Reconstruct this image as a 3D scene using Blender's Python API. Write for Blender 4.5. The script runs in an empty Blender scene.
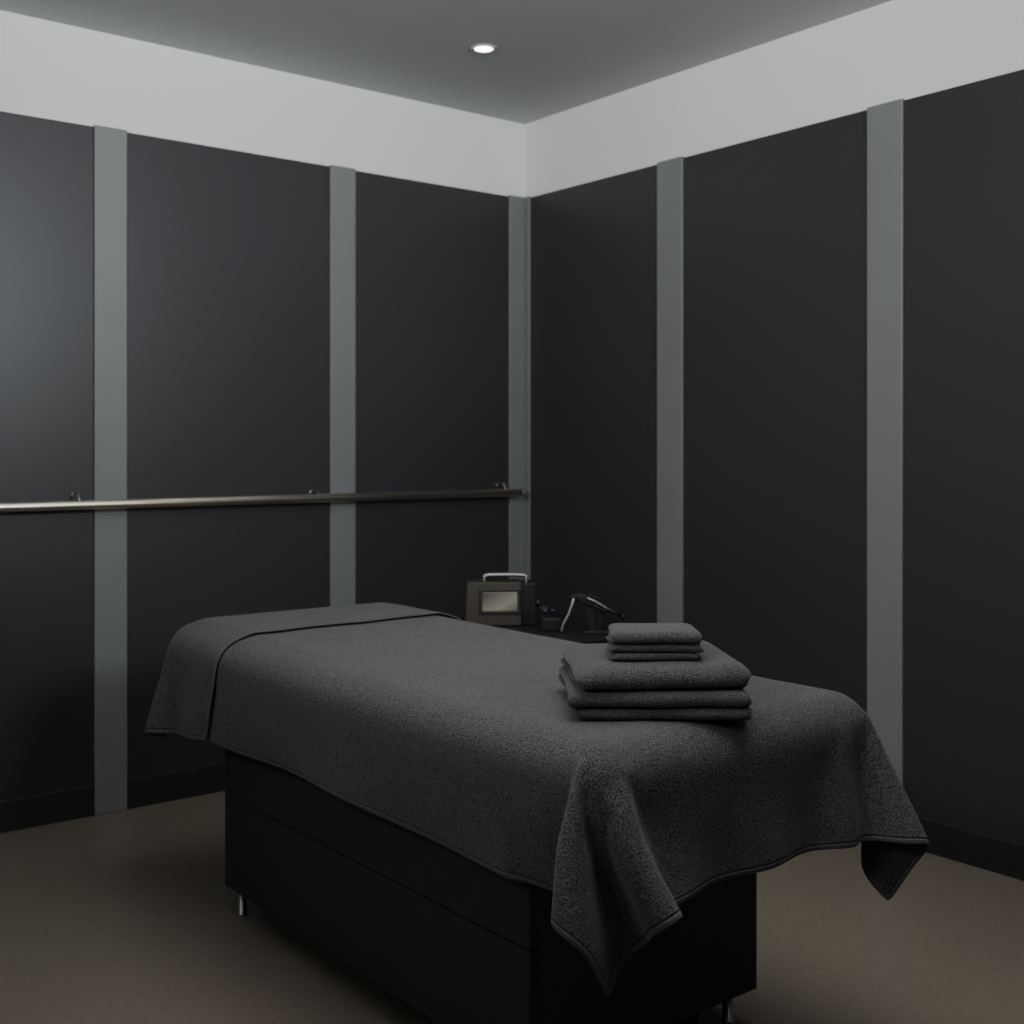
import bpy, bmesh, math, random
from mathutils import Vector, Matrix, noise
PI=math.pi
C=bpy.context.collection
scn=bpy.context.scene

# ---------------------------------------------------------------- materials
def mat(name, col, rough=.5, metal=0, spec=.5, nscale=0, namt=0, bump=0, bscale=200, bdist=.001, stretch=(1,1,1), sheen=0, emit=None, estr=0):
    m=bpy.data.materials.new(name); m.use_nodes=True
    nt=m.node_tree; b=nt.nodes['Principled BSDF']
    b.inputs['Base Color'].default_value=(*col,1); b.inputs['Roughness'].default_value=rough
    b.inputs['Metallic'].default_value=metal; b.inputs['Specular IOR Level'].default_value=spec
    if emit:
        b.inputs['Emission Color'].default_value=(*emit,1); b.inputs['Emission Strength'].default_value=estr
    tc=nt.nodes.new('ShaderNodeTexCoord'); mp=nt.nodes.new('ShaderNodeMapping')
    mp.inputs['Scale'].default_value=stretch
    nt.links.new(tc.outputs['Object'],mp.inputs['Vector'])
    if nscale:
        n=nt.nodes.new('ShaderNodeTexNoise'); n.inputs['Scale'].default_value=nscale; n.inputs['Detail'].default_value=4
        nt.links.new(mp.outputs[0],n.inputs['Vector'])
        r=nt.nodes.new('ShaderNodeValToRGB')
        r.color_ramp.elements[0].position=.3; r.color_ramp.elements[1].position=.7
        r.color_ramp.elements[0].color=(*[c*(1-namt) for c in col],1)
        r.color_ramp.elements[1].color=(*[c*(1+namt) for c in col],1)
        nt.links.new(n.outputs['Fac'],r.inputs[0]); nt.links.new(r.outputs[0],b.inputs['Base Color'])
    if bump:
        n=nt.nodes.new('ShaderNodeTexNoise'); n.inputs['Scale'].default_value=bscale; n.inputs['Detail'].default_value=3
        nt.links.new(mp.outputs[0],n.inputs['Vector'])
        bp=nt.nodes.new('ShaderNodeBump'); bp.inputs['Strength'].default_value=bump; bp.inputs['Distance'].default_value=bdist
        nt.links.new(n.outputs['Fac'],bp.inputs['Height']); nt.links.new(bp.outputs[0],b.inputs['Normal'])
    return m

def terry(name, lo, hi, scale=210, hemw=.012):
    m=bpy.data.materials.new(name); m.use_nodes=True
    nt=m.node_tree; L=nt.links.new; N=nt.nodes.new; b=nt.nodes['Principled BSDF']
    b.inputs['Roughness'].default_value=.9; b.inputs['Specular IOR Level'].default_value=.15
    b.inputs['Sheen Weight'].default_value=.12; b.inputs['Sheen Roughness'].default_value=.5
    b.inputs['Sheen Tint'].default_value=(.90,.86,.92,1)
    tc=N('ShaderNodeTexCoord')
    n=N('ShaderNodeTexNoise'); n.inputs['Scale'].default_value=scale; n.inputs['Detail'].default_value=1.2; n.inputs['Roughness'].default_value=.5
    L(tc.outputs['Object'],n.inputs['Vector'])
    r=N('ShaderNodeValToRGB'); r.color_ramp.elements[0].position=.35; r.color_ramp.elements[1].position=.67
    r.color_ramp.elements[0].color=(*lo,1); r.color_ramp.elements[1].color=(*hi,1)
    L(n.outputs['Fac'],r.inputs[0])
    at=N('ShaderNodeAttribute'); at.attribute_name='hem'
    cmp=N('ShaderNodeMath'); cmp.operation='LESS_THAN'; cmp.inputs[1].default_value=hemw; L(at.outputs['Fac'],cmp.inputs[0])
    mx=N('ShaderNodeMixRGB'); L(cmp.outputs[0],mx.inputs[0]); L(r.outputs[0],mx.inputs[1])
    mx.inputs[2].default_value=(*[(a*.3+c*.7) for a,c in zip(lo,hi)],1)
    L(mx.outputs[0],b.inputs['Base Color'])
    sub=N('ShaderNodeMath'); sub.operation='SUBTRACT'; sub.inputs[1].default_value=hemw; L(at.outputs['Fac'],sub.inputs[0])
    ab=N('ShaderNodeMath'); ab.operation='ABSOLUTE'; L(sub.outputs[0],ab.inputs[0])
    mr=N('ShaderNodeMapRange'); mr.inputs['From Min'].default_value=0; mr.inputs['From Max'].default_value=.003
    mr.inputs['To Min'].default_value=-1.2; mr.inputs['To Max'].default_value=0; L(ab.outputs[0],mr.inputs['Value'])
    ml=N('ShaderNodeMath'); ml.operation='SUBTRACT'; ml.inputs[0].default_value=1
    h5=N('ShaderNodeMath'); h5.operation='MULTIPLY'; h5.inputs[1].default_value=.75; L(cmp.outputs[0],h5.inputs[0]); L(h5.outputs[0],ml.inputs[1])
    hm=N('ShaderNodeMath'); hm.operation='MULTIPLY'; L(n.outputs['Fac'],hm.inputs[0]); L(ml.outputs[0],hm.inputs[1])
    ad=N('ShaderNodeMath'); ad.operation='ADD'; L(hm.outputs[0],ad.inputs[0]); L(mr.outputs[0],ad.inputs[1])
    bp=N('ShaderNodeBump'); bp.inputs['Strength'].default_value=.9; bp.inputs['Distance'].default_value=.0034
    L(ad.outputs[0],bp.inputs['Height']); L(bp.outputs[0],b.inputs['Normal'])
    return m

M={}
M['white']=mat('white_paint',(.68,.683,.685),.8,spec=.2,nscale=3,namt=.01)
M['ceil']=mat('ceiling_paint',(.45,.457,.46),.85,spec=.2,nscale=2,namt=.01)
M['panel']=mat('dark_panel',(.0310,.0298,.0322),.40,spec=.34,nscale=30,namt=.06,stretch=(1,1,30),bump=.05,bscale=300,bdist=.0003)
M['strip']=mat('grey_strip',(.160,.168,.166),.45,spec=.4,nscale=4,namt=.03)
M['base']=mat('baseboard_black',(.016,.016,.017),.5)
M['floor']=mat('taupe_vinyl',(.142,.124,.098),.36,spec=.5,nscale=60,namt=.11,bump=.12,bscale=110,bdist=.0006)
M['box']=mat('black_laminate',(.0240,.0238,.0265),.48,spec=.32,nscale=20,namt=.1)
M['plinth']=mat('plinth_black',(.006,.006,.0065),.6,spec=.2)
M['vinyl']=mat('black_upholstery',(.02,.02,.022),.5,bump=.2,bscale=250)
M['steel']=mat('satin_steel',(.40,.39,.37),.40,1)
M['rail']=mat('brushed_nickel_rail',(.86,.80,.67),.34,1,nscale=60,namt=.05,stretch=(.05,1,1))
M['fix']=mat('bright_nickel',(.62,.58,.52),.3,1)
M['bronze']=mat('bronze_case',(.031,.0255,.0185),.5,.2,nscale=40,namt=.1)
M['bezel']=mat('dark_bezel',(.006,.0055,.005),.4)
M['black']=mat('black_plastic',(.009,.009,.010),.5,spec=.3)
M['knob']=mat('violet_grey_metal',(.05,.048,.075),.35,.8)
M['lamp']=mat('lamp_glow',(1,1,1),.5,emit=(1,.93,.82),estr=14)
M['ring']=mat('lamp_ring',(.4,.4,.4),.4)
M['terry']=terry('charcoal_terry',(.0180,.0170,.0188),(.076,.0722,.0790),scale=285)
M['terry2']=terry('charcoal_terry_fold',(.0170,.0160,.0178),(.064,.0610,.0670),scale=330)
# device screen: fall of light across the glass, painted in as an emission gradient
m=bpy.data.materials.new('screen_painted_light'); m.use_nodes=True; nt=m.node_tree; b=nt.nodes['Principled BSDF']
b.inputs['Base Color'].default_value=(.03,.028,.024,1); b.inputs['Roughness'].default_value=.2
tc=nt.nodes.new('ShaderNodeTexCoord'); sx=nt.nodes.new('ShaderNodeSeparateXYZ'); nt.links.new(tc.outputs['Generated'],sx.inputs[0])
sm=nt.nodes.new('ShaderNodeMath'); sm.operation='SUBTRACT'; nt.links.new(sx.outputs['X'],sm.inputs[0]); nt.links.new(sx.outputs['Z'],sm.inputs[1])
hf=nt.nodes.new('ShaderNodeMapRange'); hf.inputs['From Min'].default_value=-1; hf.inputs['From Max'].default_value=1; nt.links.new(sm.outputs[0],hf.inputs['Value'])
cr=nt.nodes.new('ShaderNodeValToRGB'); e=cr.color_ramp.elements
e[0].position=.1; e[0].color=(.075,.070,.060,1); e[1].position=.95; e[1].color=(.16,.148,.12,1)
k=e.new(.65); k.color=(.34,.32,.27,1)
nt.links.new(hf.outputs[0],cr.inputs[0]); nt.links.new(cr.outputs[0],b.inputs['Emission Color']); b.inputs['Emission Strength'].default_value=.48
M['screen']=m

# ---------------------------------------------------------------- helpers
def link(name,bm,m,parent=None,smooth=False,loc=(0,0,0),rot=(0,0,0)):
    bmesh.ops.recalc_face_normals(bm,faces=bm.faces)
    me=bpy.data.meshes.new(name); bm.to_mesh(me); bm.free()
    me.materials.append(m)
    o=bpy.data.objects.new(name,me); C.objects.link(o); o.location=loc; o.rotation_euler=rot
    if parent: o.parent=parent
    if smooth:
        for p in me.polygons: p.use_smooth=True
    return o
def box(bm,x0,x1,y0,y1,z0,z1,bev=0,seg=2,mtx=None):
    t=bmesh.new()
    bmesh.ops.create_cube(t,size=1)
    for v in t.verts: v.co=Vector(((x0+x1)/2+v.co.x*(x1-x0),(y0+y1)/2+v.co.y*(y1-y0),(z0+z1)/2+v.co.z*(z1-z0)))
    if bev: bmesh.ops.bevel(t,geom=t.edges[:],offset=bev,segments=seg,affect='EDGES',profile=.5)
    if mtx: t.transform(mtx)
    me=bpy.data.meshes.new('t'); t.to_mesh(me); t.free(); bm.from_mesh(me); bpy.data.meshes.remove(me)
def rbox(bm,c,s,ry,bev=.003):
    box(bm,-s[0]/2,s[0]/2,-s[1]/2,s[1]/2,-s[2]/2,s[2]/2,bev,2,Matrix.Translation(c)@Matrix.Rotation(math.radians(ry),4,'Y'))
def lathe(bm,prof,mtx=Matrix(),n=32):
    rings=[]
    for r,z in prof:
        rings.append([bm.verts.new(mtx@Vector((r*math.cos(2*PI*i/n),r*math.sin(2*PI*i/n),z))) for i in range(n)])
    for a,b in zip(rings,rings[1:]):
        for i in range(n): bm.faces.new((a[i],a[(i+1)%n],b[(i+1)%n],b[i]))
    bm.faces.new(rings[0]); bm.faces.new(rings[-1])
def tube(bm,pts,r,n=14,flat=1):
    pts=[Vector(p) for p in pts]; rings=[]
    up=None
    for i,p in enumerate(pts):
        d=(pts[min(i+1,len(pts)-1)]-pts[max(i-1,0)]).normalized()
        if up is None:
            up=Vector((0,0,1)) if abs(d.z)<.9 else Vector((1,0,0))
        s=d.cross(up).normalized(); up=s.cross(d).normalized()
        rr=r[min(i,len(r)-1)] if isinstance(r,(list,tuple)) else r
        rings.append([bm.verts.new(p+(s*math.cos(2*PI*k/n)*flat+up*math.sin(2*PI*k/n))*rr) for k in range(n)])
    for a,b in zip(rings,rings[1:]):
        for k in range(n): bm.faces.new((a[k],a[(k+1)%n],b[(k+1)%n],b[k]))
    bm.faces.new(rings[0]); bm.faces.new(rings[-1])
def curve_pts(P,n=8):
    P=[Vector(p) for p in P]; out=[]
    for i in range(len(P)-1):
        p0=P[max(i-1,0)];p1=P[i];p2=P[i+1];p3=P[min(i+2,len(P)-1)]
        for k in range(n):
            t=k/n
            out.append(.5*((2*p1)+(-p0+p2)*t+(2*p0-5*p1+4*p2-p3)*t*t+(-p0+3*p1-3*p2+p3)*t**3))
    out.append(P[-1]); return out
def thing(name,label,cat,loc=(0,0,0),rz=0,group=None):
    o=bpy.data.objects.new(name,None); C.objects.link(o); o.location=loc; o.rotation_euler=(0,0,rz)
    o['label']=label; o['category']=cat
    o.empty_display_size=.05
    if group: o['group']=group
    return o
def struct(o): o['kind']='structure'; return o
def sst(a,b,x):
    t=max(0,min(1,(x-a)/(b-a))); return t*t*(3-2*t)

# ---------------------------------------------------------------- room  (corner at origin, left wall = plane Y 0, right wall = plane X 0)
H=3.0; X0=-5.2; Y0=-6.2; PT=2.63
def sbox(name,m,*a,bev=0):
    bm=bmesh.new(); box(bm,*a,bev=bev); return struct(link(name,bm,m))
sbox('floor',M['floor'],X0-.1,.1,Y0-.1,.1,-.1,0)
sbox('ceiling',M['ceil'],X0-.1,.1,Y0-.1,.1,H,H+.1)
wl=sbox('wall_left',M['white'],X0,0,0,.1,0,H)
wr=sbox('wall_right',M['white'],0,.1,Y0,.1,0,H)
sbox('wall_back',M['white'],X0,0,Y0-.1,Y0,0,H)
sbox('wall_near',M['white'],X0-.1,X0,Y0-.1,.1,0,H)
LS=[(-.108,0),(-1.101,-.975),(-2.127,-2.000),(-3.15,-3.02),(-4.18,-4.05)]
RS=[(-.055,0),(-1.073,-.925),(-2.132,-1.986),(-3.20,-3.05),(-4.26,-4.11),(-5.32,-5.17)]
tn=1
def panels(strips,end,side):
    global tn
    for i,s in enumerate(strips):
        hi=s[0]; lo=strips[i+1][1] if i+1<len(strips) else end
        bm=bmesh.new()
        if side=='left': box(bm,lo+.002,hi-.002,-.010,-.0005,.10,PT,bev=.002)
        else: box(bm,-.010,-.0005,lo+.002,hi-.002,.10,PT,bev=.002)
        link('panel',bm,M['panel'],wl if side=='left' else wr)
    bm=bmesh.new()
    for i,s in enumerate(strips):
        hi=s[0]; lo=strips[i+1][1] if i+1<len(strips) else end
        if side=='left': box(bm,lo+.001,hi-.001,-.016,-.0005,0,.115,bev=.002)
        else: box(bm,-.016,-.0005,lo+.001,hi-.001,0,.115,bev=.002)
    struct(link('baseboard_'+side,bm,M['base']))
    for s in strips:
        bm=bmesh.new()
        if side=='left': box(bm,s[0],min(s[1],-.001),-.018,-.0005,0,PT+.006,bev=.003)
        else: box(bm,-.018,-.0005,s[0],min(s[1],-.019),0,PT+.006,bev=.003)
        struct(link('trim_%d'%tn,bm,M['strip'])); tn+=1
panels(LS,X0,'left'); panels(RS,Y0,'right')

# downlight
dl=thing('downlight','small round recessed ceiling downlight glowing warm white','ceiling light',(-.836,-.769,H))
bm=bmesh.new(); n=40
prof=[(.036,-.001),(.038,-.006),(.050,-.005),(.053,-.001)]
rings=[[bm.verts.new((r*math.cos(2*PI*i/n),r*math.sin(2*PI*i/n),z)) for i in range(n)] for r,z in prof]
for a,b in zip(rings,rings[1:]+rings[:1]):
    for i in range(n): bm.faces.new((a[i],a[(i+1)%n],b[(i+1)%n],b[i]))
link('trim_ring',bm,M['ring'],dl,True)
bm=bmesh.new(); lathe(bm,[(.0355,-.001),(.0355,-.003),(.03,-.0045)]); link('lens',bm,M['lamp'],dl)

# rail
RZ=1.190; RY=-.078; RR=.0185
hr=thing('handrail','long brushed metal handrail running along the dark panelled left wall','handrail',(0,0,0))
bm=bmesh.new(); tube(bm,[(-5.1,RY,RZ),(-4,RY,RZ),(-2,RY,RZ),(-.085,RY,RZ)],RR,28); link('rail',bm,M['rail'],hr,True)
bm=bmesh.new()
lathe(bm,[(RR,0),(RR+.0006,.0005),(RR+.0006,.010),(.014,.012)],Matrix.Translation((-.085,RY,RZ))@Matrix.Rotation(PI/2,4,'Y')); link('end_cap',bm,M['steel'],hr,True)
for x in (-4.22,-3.22,-2.206,-1.193,-.18):
    bm=bmesh.new()
    k=.65 if x==-1.193 else 1
    lathe(bm,[(.006,.0),(.009,.001),(.009,.003),(.006,.004)],Matrix.Translation((x,-.010,RZ+.036*k))@Matrix.Rotation(PI/2,4,'X'),24)
    tube(bm,curve_pts([(x,-.013,RZ+.036*k),(x,-.035,RZ+.046*k),(x,-.06,RZ+.042*k),(x,RY,RZ+.016)]),.004,12)
    lathe(bm,[(.003,0),(.007,.001),(.007,.004),(.003,.005)],Matrix.Translation((x,RY,RZ+RR-.001)),16)
    link('bracket',bm,M['steel'] if k<1 else M['fix'],hr,True)

# ---------------------------------------------------------------- massage table
BX0,BX1,BY0,BY1=-2.155,-1.44,-2.67,-1.22
BZ=.083
mt=thing('massage_table','black massage table with a drawered box base on short chrome legs','massage table',((BX0+BX1)/2,(BY0+BY1)/2,0))
ox,oy=mt.location.x,mt.location.y
def lb(name,m,x0,x1,y0,y1,z0,z1,bev=0,seg=2,par=mt,smooth=False):
    bm=bmesh.new(); box(bm,x0-ox,x1-ox,y0-oy,y1-oy,z0,z1,bev,seg); return link(name,bm,m,par,smooth)
lb('cabinet',M['box'],BX0+.018,BX1,BY0,BY1,BZ,.664,.002)
lb('drawer_front',M['box'],BX0,BX0+.0175,BY0+.0005,BY1,.3605,.658,.0015)
lb('drawer_front',M['box'],BX0,BX0+.0175,BY0+.0005,BY1,BZ+.002,.3570,.0015)
lb('plinth',M['plinth'],-2.055,-1.57,-2.60,-1.27,0,BZ-.0005,.002)
EX0,EX1,EY0,EY1=-2.235,-1.375,-2.955,-.965
TZ=.832
pad=lb('mattress',M['vinyl'],EX0,EX1,EY0,EY1,.665,TZ,.07,7,smooth=True)
for x in (BX0+.035,BX1-.05):
    for y in (BY0+.05,BY1-.045):
        bm=bmesh.new(); n=24
        lathe(bm,[(.0155,0),(.0155,.006),(.013,.007),(.013,BZ-.0002)],Matrix.Translation((x-ox,y-oy,0)),n)
        l=link('leg',bm,M['steel'],mt)
        for p in l.data.polygons: p.use_smooth = len(p.vertices)==4 and abs(p.normal.z)<.3

# ---------------------------------------------------------------- draped sheets (cloth simulated over the bed, then frozen)
def collider(o,th=.004,fr=40):
    c=o.modifiers.new('col','COLLISION'); o.collision.thickness_outer=th; o.collision.thickness_inner=.02; o.collision.cloth_friction=fr
def drape(name,x0,x1,y0,y1,step,zf,pinf,frames,m,bend=3,selfc=True,shape=None,post=None):
    nx=int(round((x1-x0)/step)); ny=int(round((y1-y0)/step))
    bm=bmesh.new(); V=[]; fl=[]
    for j in range(ny+1):
        for i in range(nx+1):
            x=x0+(x1-x0)*i/nx; y=y0+(y1-y0)*j/ny; hd=min(x-x0,x1-x,y-y0,y1-y)
            if shape: x,y=shape(x,y)
            fl.append((x,y,hd)); V.append(bm.verts.new((x,y,zf(x,y))))
    for j in range(ny):
        for i in range(nx):
            a=j*(nx+1)+i; bm.faces.new((V[a],V[a+1],V[a+nx+2],V[a+nx+1]))
    o=link('tmp',bm,m)
    me=o.data
    at=me.attributes.new('hem','FLOAT','POINT')
    for i,q in enumerate(fl): at.data[i].value=q[2]
    vg=o.vertex_groups.new(name='pin')
    for i,q in enumerate(fl):
        w=pinf(q[0],q[1])
        if w>0: vg.add([i],w,'REPLACE')
    cm=o.modifiers.new('cloth','CLOTH'); s=cm.settings
    s.quality=8; s.mass=.35; s.tension_stiffness=25; s.compression_stiffness=25; s.shear_stiffness=8
    s.bending_stiffness=bend; s.bending_damping=1; s.air_damping=2; s.tension_damping=10; s.compression_damping=10
    s.vertex_group_mass='pin'; s.pin_stiffness=5
    cs=cm.collision_settings; cs.use_collision=True; cs.distance_min=.005; cs.collision_quality=3
    cs.use_self_collision=selfc; cs.self_distance_min=.008
    cm.point_cache.frame_start=1; cm.point_cache.frame_end=frames
    for f in range(1,frames+1): scn.frame_set(f)
    dg=bpy.context.evaluated_depsgraph_get()
    nm=bpy.data.meshes.new_from_object(o.evaluated_get(dg))
    bpy.data.objects.remove(o)
    nm.materials.clear(); nm.materials.append(m)
    if post:
        for v,q in zip(nm.vertices,fl): v.co=post(v.co.copy(),q)
    r=bpy.data.objects.new(name,nm); C.objects.link(r); nm.name=name
    for p in nm.polygons: p.use_smooth=True
    return r
scn.frame_start=1; scn.frame_end=80
collider(pad,.003)
def wav(x,y): return .003*noise.noise(Vector((x*3,y*3,.3)))+.002*noise.noise(Vector((x*9,y*9,2)))
far_rise=lambda y: .012*max(0,min(1,(y+2.2)/1.0))
def z1(x,y): return TZ+.0085+wav(x,y)+far_rise(y)
def pin1(x,y):
    return 1 if (EX0+.09<x<EX1-.09 and y>EY0+.09) else 0
def shape1(x,y):   # the sheet lies a little askew: longer overhang towards the near corners
    k=max(0,min(1,(-1.2-y)/1.9))
    if x<EX0: x=EX0+(x-EX0)*(1+.08*k+.02*math.sin(y*7))
    if x>EX1: x=EX1+(x-EX1)*(1+.14*k)
    return x,y
def post1(p,q):    # settle the near left corner a little towards the foot end, soft waves along the hems
    r=math.hypot(p.x-EX0,p.y-EY0)
    w=sst(.13,.38,TZ-p.z)*(1-sst(.18,.36,r))
    if q[0]<EX0+.12 and q[1]<EY0+.25:
        p.x+=.034*w; p.y-=.024*w
    w2=sst(.12,.32,TZ-p.z)
    if q[1]<EY0 and q[0]>EX0+.05:
        p.y-=.013*(1+math.sin(p.x*21+.8))*w2
    if q[0]<EX0 and q[1]>EY0+.05:
        p.x-=.007*(1+math.sin(p.y*9.5+2))*w2
    return p
import time; t0=time.time()
sheet=drape('towel_sheet',EX0-.264,EX1+.262,EY0-.285,-1.03,.0185,z1,pin1,75,M['terry'],bend=11,shape=shape1,post=post1)
print('SIM1',time.time()-t0); t0=time.time()
sheet['label']='large charcoal terry sheet draped over the massage table with hanging corners'; sheet['category']='sheet'
collider(sheet,.004)
def z2(x,y): return TZ+.0185+wav(x,y)+far_rise(y)
def pin2(x,y): return 1 if (EX0+.09<x<EX1-.09 and y<EY1-.09) else 0
def shape2(x,y):
    k=max(0,min(1,(y+1.38)/.42))
    if x<EX0: x=EX0+(x-EX0)*(1+.13*k)
    return x,y
def post2(p,q):
    if q[0]<EX0+.05:
        w=sst(.02,.30,TZ-p.z)
        p.y+=.045*w*(1-sst(-1.38,-1.05,q[1]))
        p.x-=.010*(1+math.sin(q[1]*19+1))*w
    return p
head=drape('folded_towel_cover',EX0-.275,EX1+.285,-1.38,EY1+.05,.0185,z2,pin2,65,M['terry'],bend=2.2,shape=shape2,post=post2)
print('SIM2',time.time()-t0)
head['label']='charcoal terry towel laid across the far head end over the large sheet'; head['category']='towel'
for c in (pad,sheet):
    c.modifiers.remove(c.modifiers['col'])
for o,t in ((sheet,.006),(head,.006)):
    s=o.modifiers.new('thick','SOLIDIFY'); s.thickness=t; s.offset=.6 if o is head else 0
    s2=o.modifiers.new('sub','SUBSURF'); s2.levels=1; s2.render_levels=1
scn.frame_set(1)

# ---------------------------------------------------------------- folded towels
def folded(name,label,cat,group,W,D,h,layers,cx,cy,z,rz,seed,soft=.22,plump=0):
    """ribbon of terry folded back and forth: fold faces front (-y)"""
    t=h/layers; gap=.0006
    path=[]
    n=18
    for L in range(layers):
        zc=t*(L+.5)
        fr=-D/2+t*.5+ (.004*abs(L-(layers-1)/2)); bk=D/2-t*.6-.004*(L%2)
        seg=[(fr+(bk-fr)*k/n,zc) for k in range(n+1)]
        if L%2==0: seg=seg[::-1]
        path+=seg
        if L<layers-1:
            yc=seg[-1][0]; sgn=-1 if L%2==0 else 1
            for k in range(1,6):
                a=-PI/2+PI*k/6
                path.append((yc+sgn*t*.5*math.cos(a),zc+t*.5+t*.5*math.sin(a)))
    m_=len(path)
    nor=[]
    for i in range(m_):
        a=path[max(i-1,0)]; b=path[min(i+1,m_-1)]
        dy,dz=b[0]-a[0],b[1]-a[1]; l=math.hypot(dy,dz) or 1
        nor.append((-dz/l,dy/l))
    NS=40; bm=bmesh.new(); R=t*.6
    xs=[]
    for k in range(8): xs.append(-W/2+R*(1-math.cos(PI/2*k/7)))
    xs+= [-W/2+R+(W-2*R)*k/NS for k in range(1,NS)]
    xs+= [-x for x in xs[:8][::-1]]
    rows=[]
    hemd=bm.verts.layers.float.new('hem')
    PR=min(.026,h*.7)
    for x in xs:
        e=min(x+W/2,W/2-x)
        f=math.sqrt(max(0,1-(1-min(e/R,1))**2)); f=max(f,.12)
        A=[];B=[]
        u=max(0,1-e/PR); inset=PR*.5*(1-math.sqrt(max(0,1-u*u)))
        for i,(y,zz) in enumerate(path):
            ee=min(i,m_-1-i); g=[.35,.85,1][min(ee,2)]
            hh=(t*.5-gap)*f*g
            xx=x+noise.noise(Vector((seed*3.1,y*6,zz*60)))*.010*(2*x/W)
            for lst,s in ((A,1),(B,-1)):
                py=y+nor[i][0]*hh*s+noise.noise(Vector((x*11,seed*1.7,zz*30)))*.005
                py*=1-inset/(D/2)
                pz=zz+nor[i][1]*hh*s
                sf=soft*(.45 if (plump and xx>0) else 1)
                pz*= 1-sf*max(0,(abs(xx)*2/W-.68)/.32)**2.2-soft*.6*max(0,(abs(py)*2/D-.62)/.38)**2.2-.05*(.5+.5*noise.noise(Vector((x*9+seed,y*9,1))))+plump*math.exp(-((xx-.142)/.022)**2)
                v=bm.verts.new((xx,py,max(pz,.0004))); v[hemd]=.5
                lst.append(v)
        rows.append((A,B))
    for (A,B),(A2,B2) in zip(rows,rows[1:]):
        for i in range(m_-1):
            bm.faces.new((A[i],A[i+1],A2[i+1],A2[i])); bm.faces.new((B[i],B2[i],B2[i+1],B[i+1]))
        bm.faces.new((A[0],A2[0],B2[0],B[0])); bm.faces.new((A[-1],B[-1],B2[-1],A2[-1]))
    for A,B in (rows[0],rows[-1]):
        for i in range(m_-1): bm.faces.new((A[i],B[i],B[i+1],A[i+1]))
    o=link(name,bm,M['terry2'],None,True,(cx,cy,z),(0,0,rz))
    o['label']=label; o['category']=cat; o['group']=group
    return o
CAM=Vector((-3.723,-4.584,1.395)); TH=math.radians(-38.47)
def P(px,d):   # a point on the floor plan for a picture column and a distance
    t=(px-512)/1198*d
    return (CAM.x+t*.783+d*.622, CAM.y-t*.622+d*.783)
zt=TZ+.0135
g='large towels in the folded stack'
hs=[.025,.034,.053]
c=P(655,2.60); folded('folded_towel','large folded charcoal towel at the bottom of the stack on the sheet','towel',g,.360,.345,hs[0],2,c[0],c[1],zt,TH,1,.04)
c=P(649,2.60); folded('folded_towel','large folded charcoal towel in the middle of the stack of three large ones','towel',g,.370,.35,hs[1],2,c[0],c[1],zt+hs[0],TH+.02,2,.05)
c=P(649,2.61); folded('folded_towel','thickest large folded charcoal towel directly under the small towels','towel',g,.354,.35,hs[2],2,c[0],c[1],zt+hs[0]+hs[1],TH+.08,3,.26,.10)
g='small towels on the folded stack'
z=zt+sum(hs)-.0008
for i,(h,px,lab,r) in enumerate(((.017,652,'lowest of the small folded charcoal hand towels on the stack',.02),(.017,654,'middle one of the small folded charcoal hand towels',-.02),(.029,653,'thick small folded charcoal hand towel topping the whole stack',0))):
    c=P(px,2.56); folded('hand_towel',lab,'towel',g,.187,.15,h,2,c[0],c[1],z,TH+r,7+i,.06 if i<2 else .15); z+=h

# ---------------------------------------------------------------- trolley and devices behind the bed
tx,ty=-.68,-1.0; TT=.71
tr=thing('trolley','low black trolley behind the massage table carrying the bronze device','trolley',(tx,ty,0))
for zz in (TT-.02,.22):
    bm=bmesh.new(); box(bm,-.23,.23,-.40,.40,zz,zz+.02,.004); link('shelf',bm,M['black'],tr)
for x in (-.215,.215):
    for y in (-.385,.385):
        bm=bmesh.new(); tube(bm,[(x,y,.06),(x,y,.4),(x,y,TT-.02)],.012); l=link('leg',bm,M['black'],tr,True)
        bm=bmesh.new(); lathe(bm,[(.01,-.01),(.026,-.01),(.028,0),(.026,.01),(.01,.01)],Matrix.Translation((x,y,.029))@Matrix.Rotation(PI/2,4,'X'),20); link('caster',bm,M['black'],l,True)

c=P(493,4.72)
dv=thing('portable_device','small dark bronze box device with framed screen and low carry handle behind the bed','device',(c[0],c[1],TT),TH+.06)
bm=bmesh.new()
w,dp,h=.112,.075,.170
vs=[(-w-.002,-dp,0),(w,-dp,0),(w,dp,0),(-w-.002,dp,0),(-w*.95,-dp*.80,h),(w,-dp*.80,h),(w,dp,h),(-w*.95,dp,h)]
v=[bm.verts.new(a) for a in vs]
for f in ((0,1,2,3),(4,5,6,7),(0,1,5,4),(1,2,6,5),(2,3,7,6),(3,0,4,7)): bm.faces.new([v[i] for i in f])
bmesh.ops.bevel(bm,geom=bm.edges[:],offset=.006,segments=3,affect='EDGES')
bd=link('case',bm,M['bronze'],dv,True)
bd.modifiers.new('wn','WEIGHTED_NORMAL')
tilt=math.atan2(dp*.20,h)
def fbox(name,m,x0,x1,z0,z1,out,par):
    bm=bmesh.new(); box(bm,x0,x1,-out,.004,z0,z1,.003)
    return link(name,bm,m,par,loc=(0,-dp,0),rot=(-tilt,0,0))
fbox('screen_bezel',M['bezel'],-.058,.106,.046,.146,.005,dv)
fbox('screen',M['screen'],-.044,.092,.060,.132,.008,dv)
bm=bmesh.new(); tube(bm,curve_pts([(-.035,0,h-.004),(-.035,0,h+.010),(-.028,0,h+.022),(.03,0,h+.024),(.122,0,h+.022),(.130,0,h+.010),(.130,0,h-.006)]),.0085,12,flat=2.2); link('handle',bm,M['steel'],dv,True)
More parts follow.
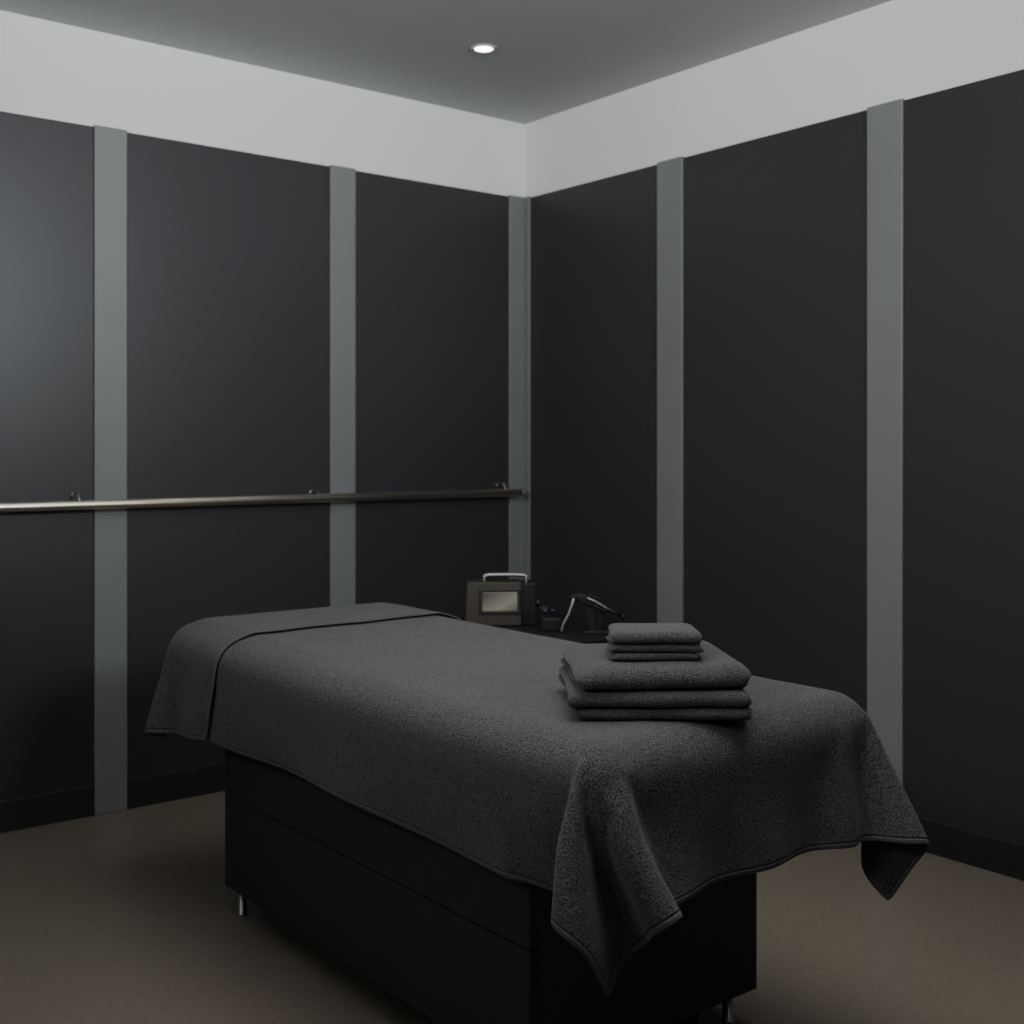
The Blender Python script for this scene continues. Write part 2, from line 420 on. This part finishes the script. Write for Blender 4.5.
bm=bmesh.new(); box(bm,w-.002,w+.055,-.060,.07,.0,.166,.005); link('side_module',bm,M['black'],dv)
bm=bmesh.new(); lathe(bm,[(.008,0),(.015,.002),(.015,.014),(.012,.017)],Matrix.Translation((w+.053,-.03,.085))@Matrix.Rotation(PI/2,4,'Y'),20); link('knob',bm,M['knob'],dv,True)

c=P(552,4.55)
cn=thing('clamp_block','dark clamp block with violet grey screw knob beside the bronze device','clamp',(c[0],c[1],TT),TH)
bm=bmesh.new(); box(bm,-.040,.036,-.03,.03,0,.050,.006); box(bm,-.044,-.010,-.022,.022,.045,.092,.006); link('body',bm,M['black'],cn)
bm=bmesh.new(); lathe(bm,[(.006,0),(.009,.002),(.009,.010),(.006,.012)],Matrix.Translation((-.026,-.021,.076))@Matrix.Rotation(PI/2,4,'X'),20); tube(bm,[(-.012,-.01,.076),(.004,-.01,.076),(.014,-.01,.076)],.005); link('knob',bm,M['knob'],cn,True)

c=P(596,4.50)
st=thing('clamp_stand','black angled clamp stand with slanting metal rods behind the folded towels','stand',(c[0],c[1],TT),TH)
bm=bmesh.new(); box(bm,-.05,.045,-.04,.04,0,.010,.004); link('base',bm,M['black'],st)
bm=bmesh.new(); rbox(bm,(-.020,0,.055),(.030,.030,.10),-12); rbox(bm,(.018,.01,.050),(.022,.026,.10),14); link('stem',bm,M['black'],st)
bm=bmesh.new()
rbox(bm,(-.070,0,.134),(.050,.040,.022),-8,.005)
rbox(bm,(-.028,0,.118),(.072,.044,.034),24,.006)
rbox(bm,(.020,-.002,.095),(.052,.050,.028),30,.006)
rbox(bm,(-.010,-.004,.134),(.050,.020,.009),20,.002)
link('jaw',bm,M['black'],st)
bm=bmesh.new(); tube(bm,[(.035,0,.090),(.07,0,.074),(.098,0,.062)],[.008,.007,.006]); lathe(bm,[(.004,-.002),(.013,0),(.013,.012),(.004,.014)],Matrix.Translation((.098,0,.062))@Matrix.Rotation(PI/2+.5,4,'Y'),20); link('knob',bm,M['black'],st,True)
for pts,r in (([(-.084,-.024,.130),(-.090,-.026,.110),(-.104,-.026,.070),(-.122,-.024,.035),(-.130,-.022,.0062)],.0062),([(-.034,-.026,.132),(-.005,-.030,.120),(.030,-.032,.100),(.048,-.030,.088)],.0035)):
    bm=bmesh.new(); tube(bm,curve_pts(pts),r,16)
    link('rod',bm,M['steel'],st,True)

# ---------------------------------------------------------------- lights
def area(name,loc,target,sx,sy,e,col=(1,1,1),spread=180):
    l=bpy.data.lights.new(name,'AREA'); l.shape='RECTANGLE'; l.size=sx; l.size_y=sy; l.energy=e; l.color=col; l.spread=math.radians(spread)
    o=bpy.data.objects.new(name,l); C.objects.link(o); o.location=loc
    o.rotation_euler=(Vector(target)-Vector(loc)).to_track_quat('-Z','Y').to_euler(); return o
area('key_light',(-1.6,-5.6,2.45),(-1.9,0,3.55),.9,.8,41,(.90,.955,1),80)
area('side_light',(-4.9,-3.0,2.5),(0,-1.7,3.4),1.8,.7,48,(1,.995,.985),104)
area('top_light',(-1.9,-2.6,2.93),(-1.85,-2.55,0),1.6,2.2,27,(1,.98,.955),108)
sp=bpy.data.lights.new('spot','SPOT'); sp.energy=12; sp.spot_size=math.radians(90); sp.spot_blend=.8; sp.color=(1,.92,.8); sp.shadow_soft_size=.03
so=bpy.data.objects.new('downlight_beam',sp); C.objects.link(so); so.location=(-.836,-.769,H-.01)
w=bpy.data.worlds.new('w'); scn.world=w; w.use_nodes=True
w.node_tree.nodes['Background'].inputs[0].default_value=(.5,.53,.56,1); w.node_tree.nodes['Background'].inputs[1].default_value=.1

# ---------------------------------------------------------------- camera
cd=bpy.data.cameras.new('camera'); cd.sensor_width=36; cd.lens=36*1198/1024; cd.shift_y=-62/1024
cd.dof.use_dof=True; cd.dof.focus_distance=2.6; cd.dof.aperture_fstop=4.5; cd.clip_start=.01
co=bpy.data.objects.new('camera',cd); C.objects.link(co); co.location=CAM; co.rotation_euler=(PI/2,0,TH)
scn.camera=co
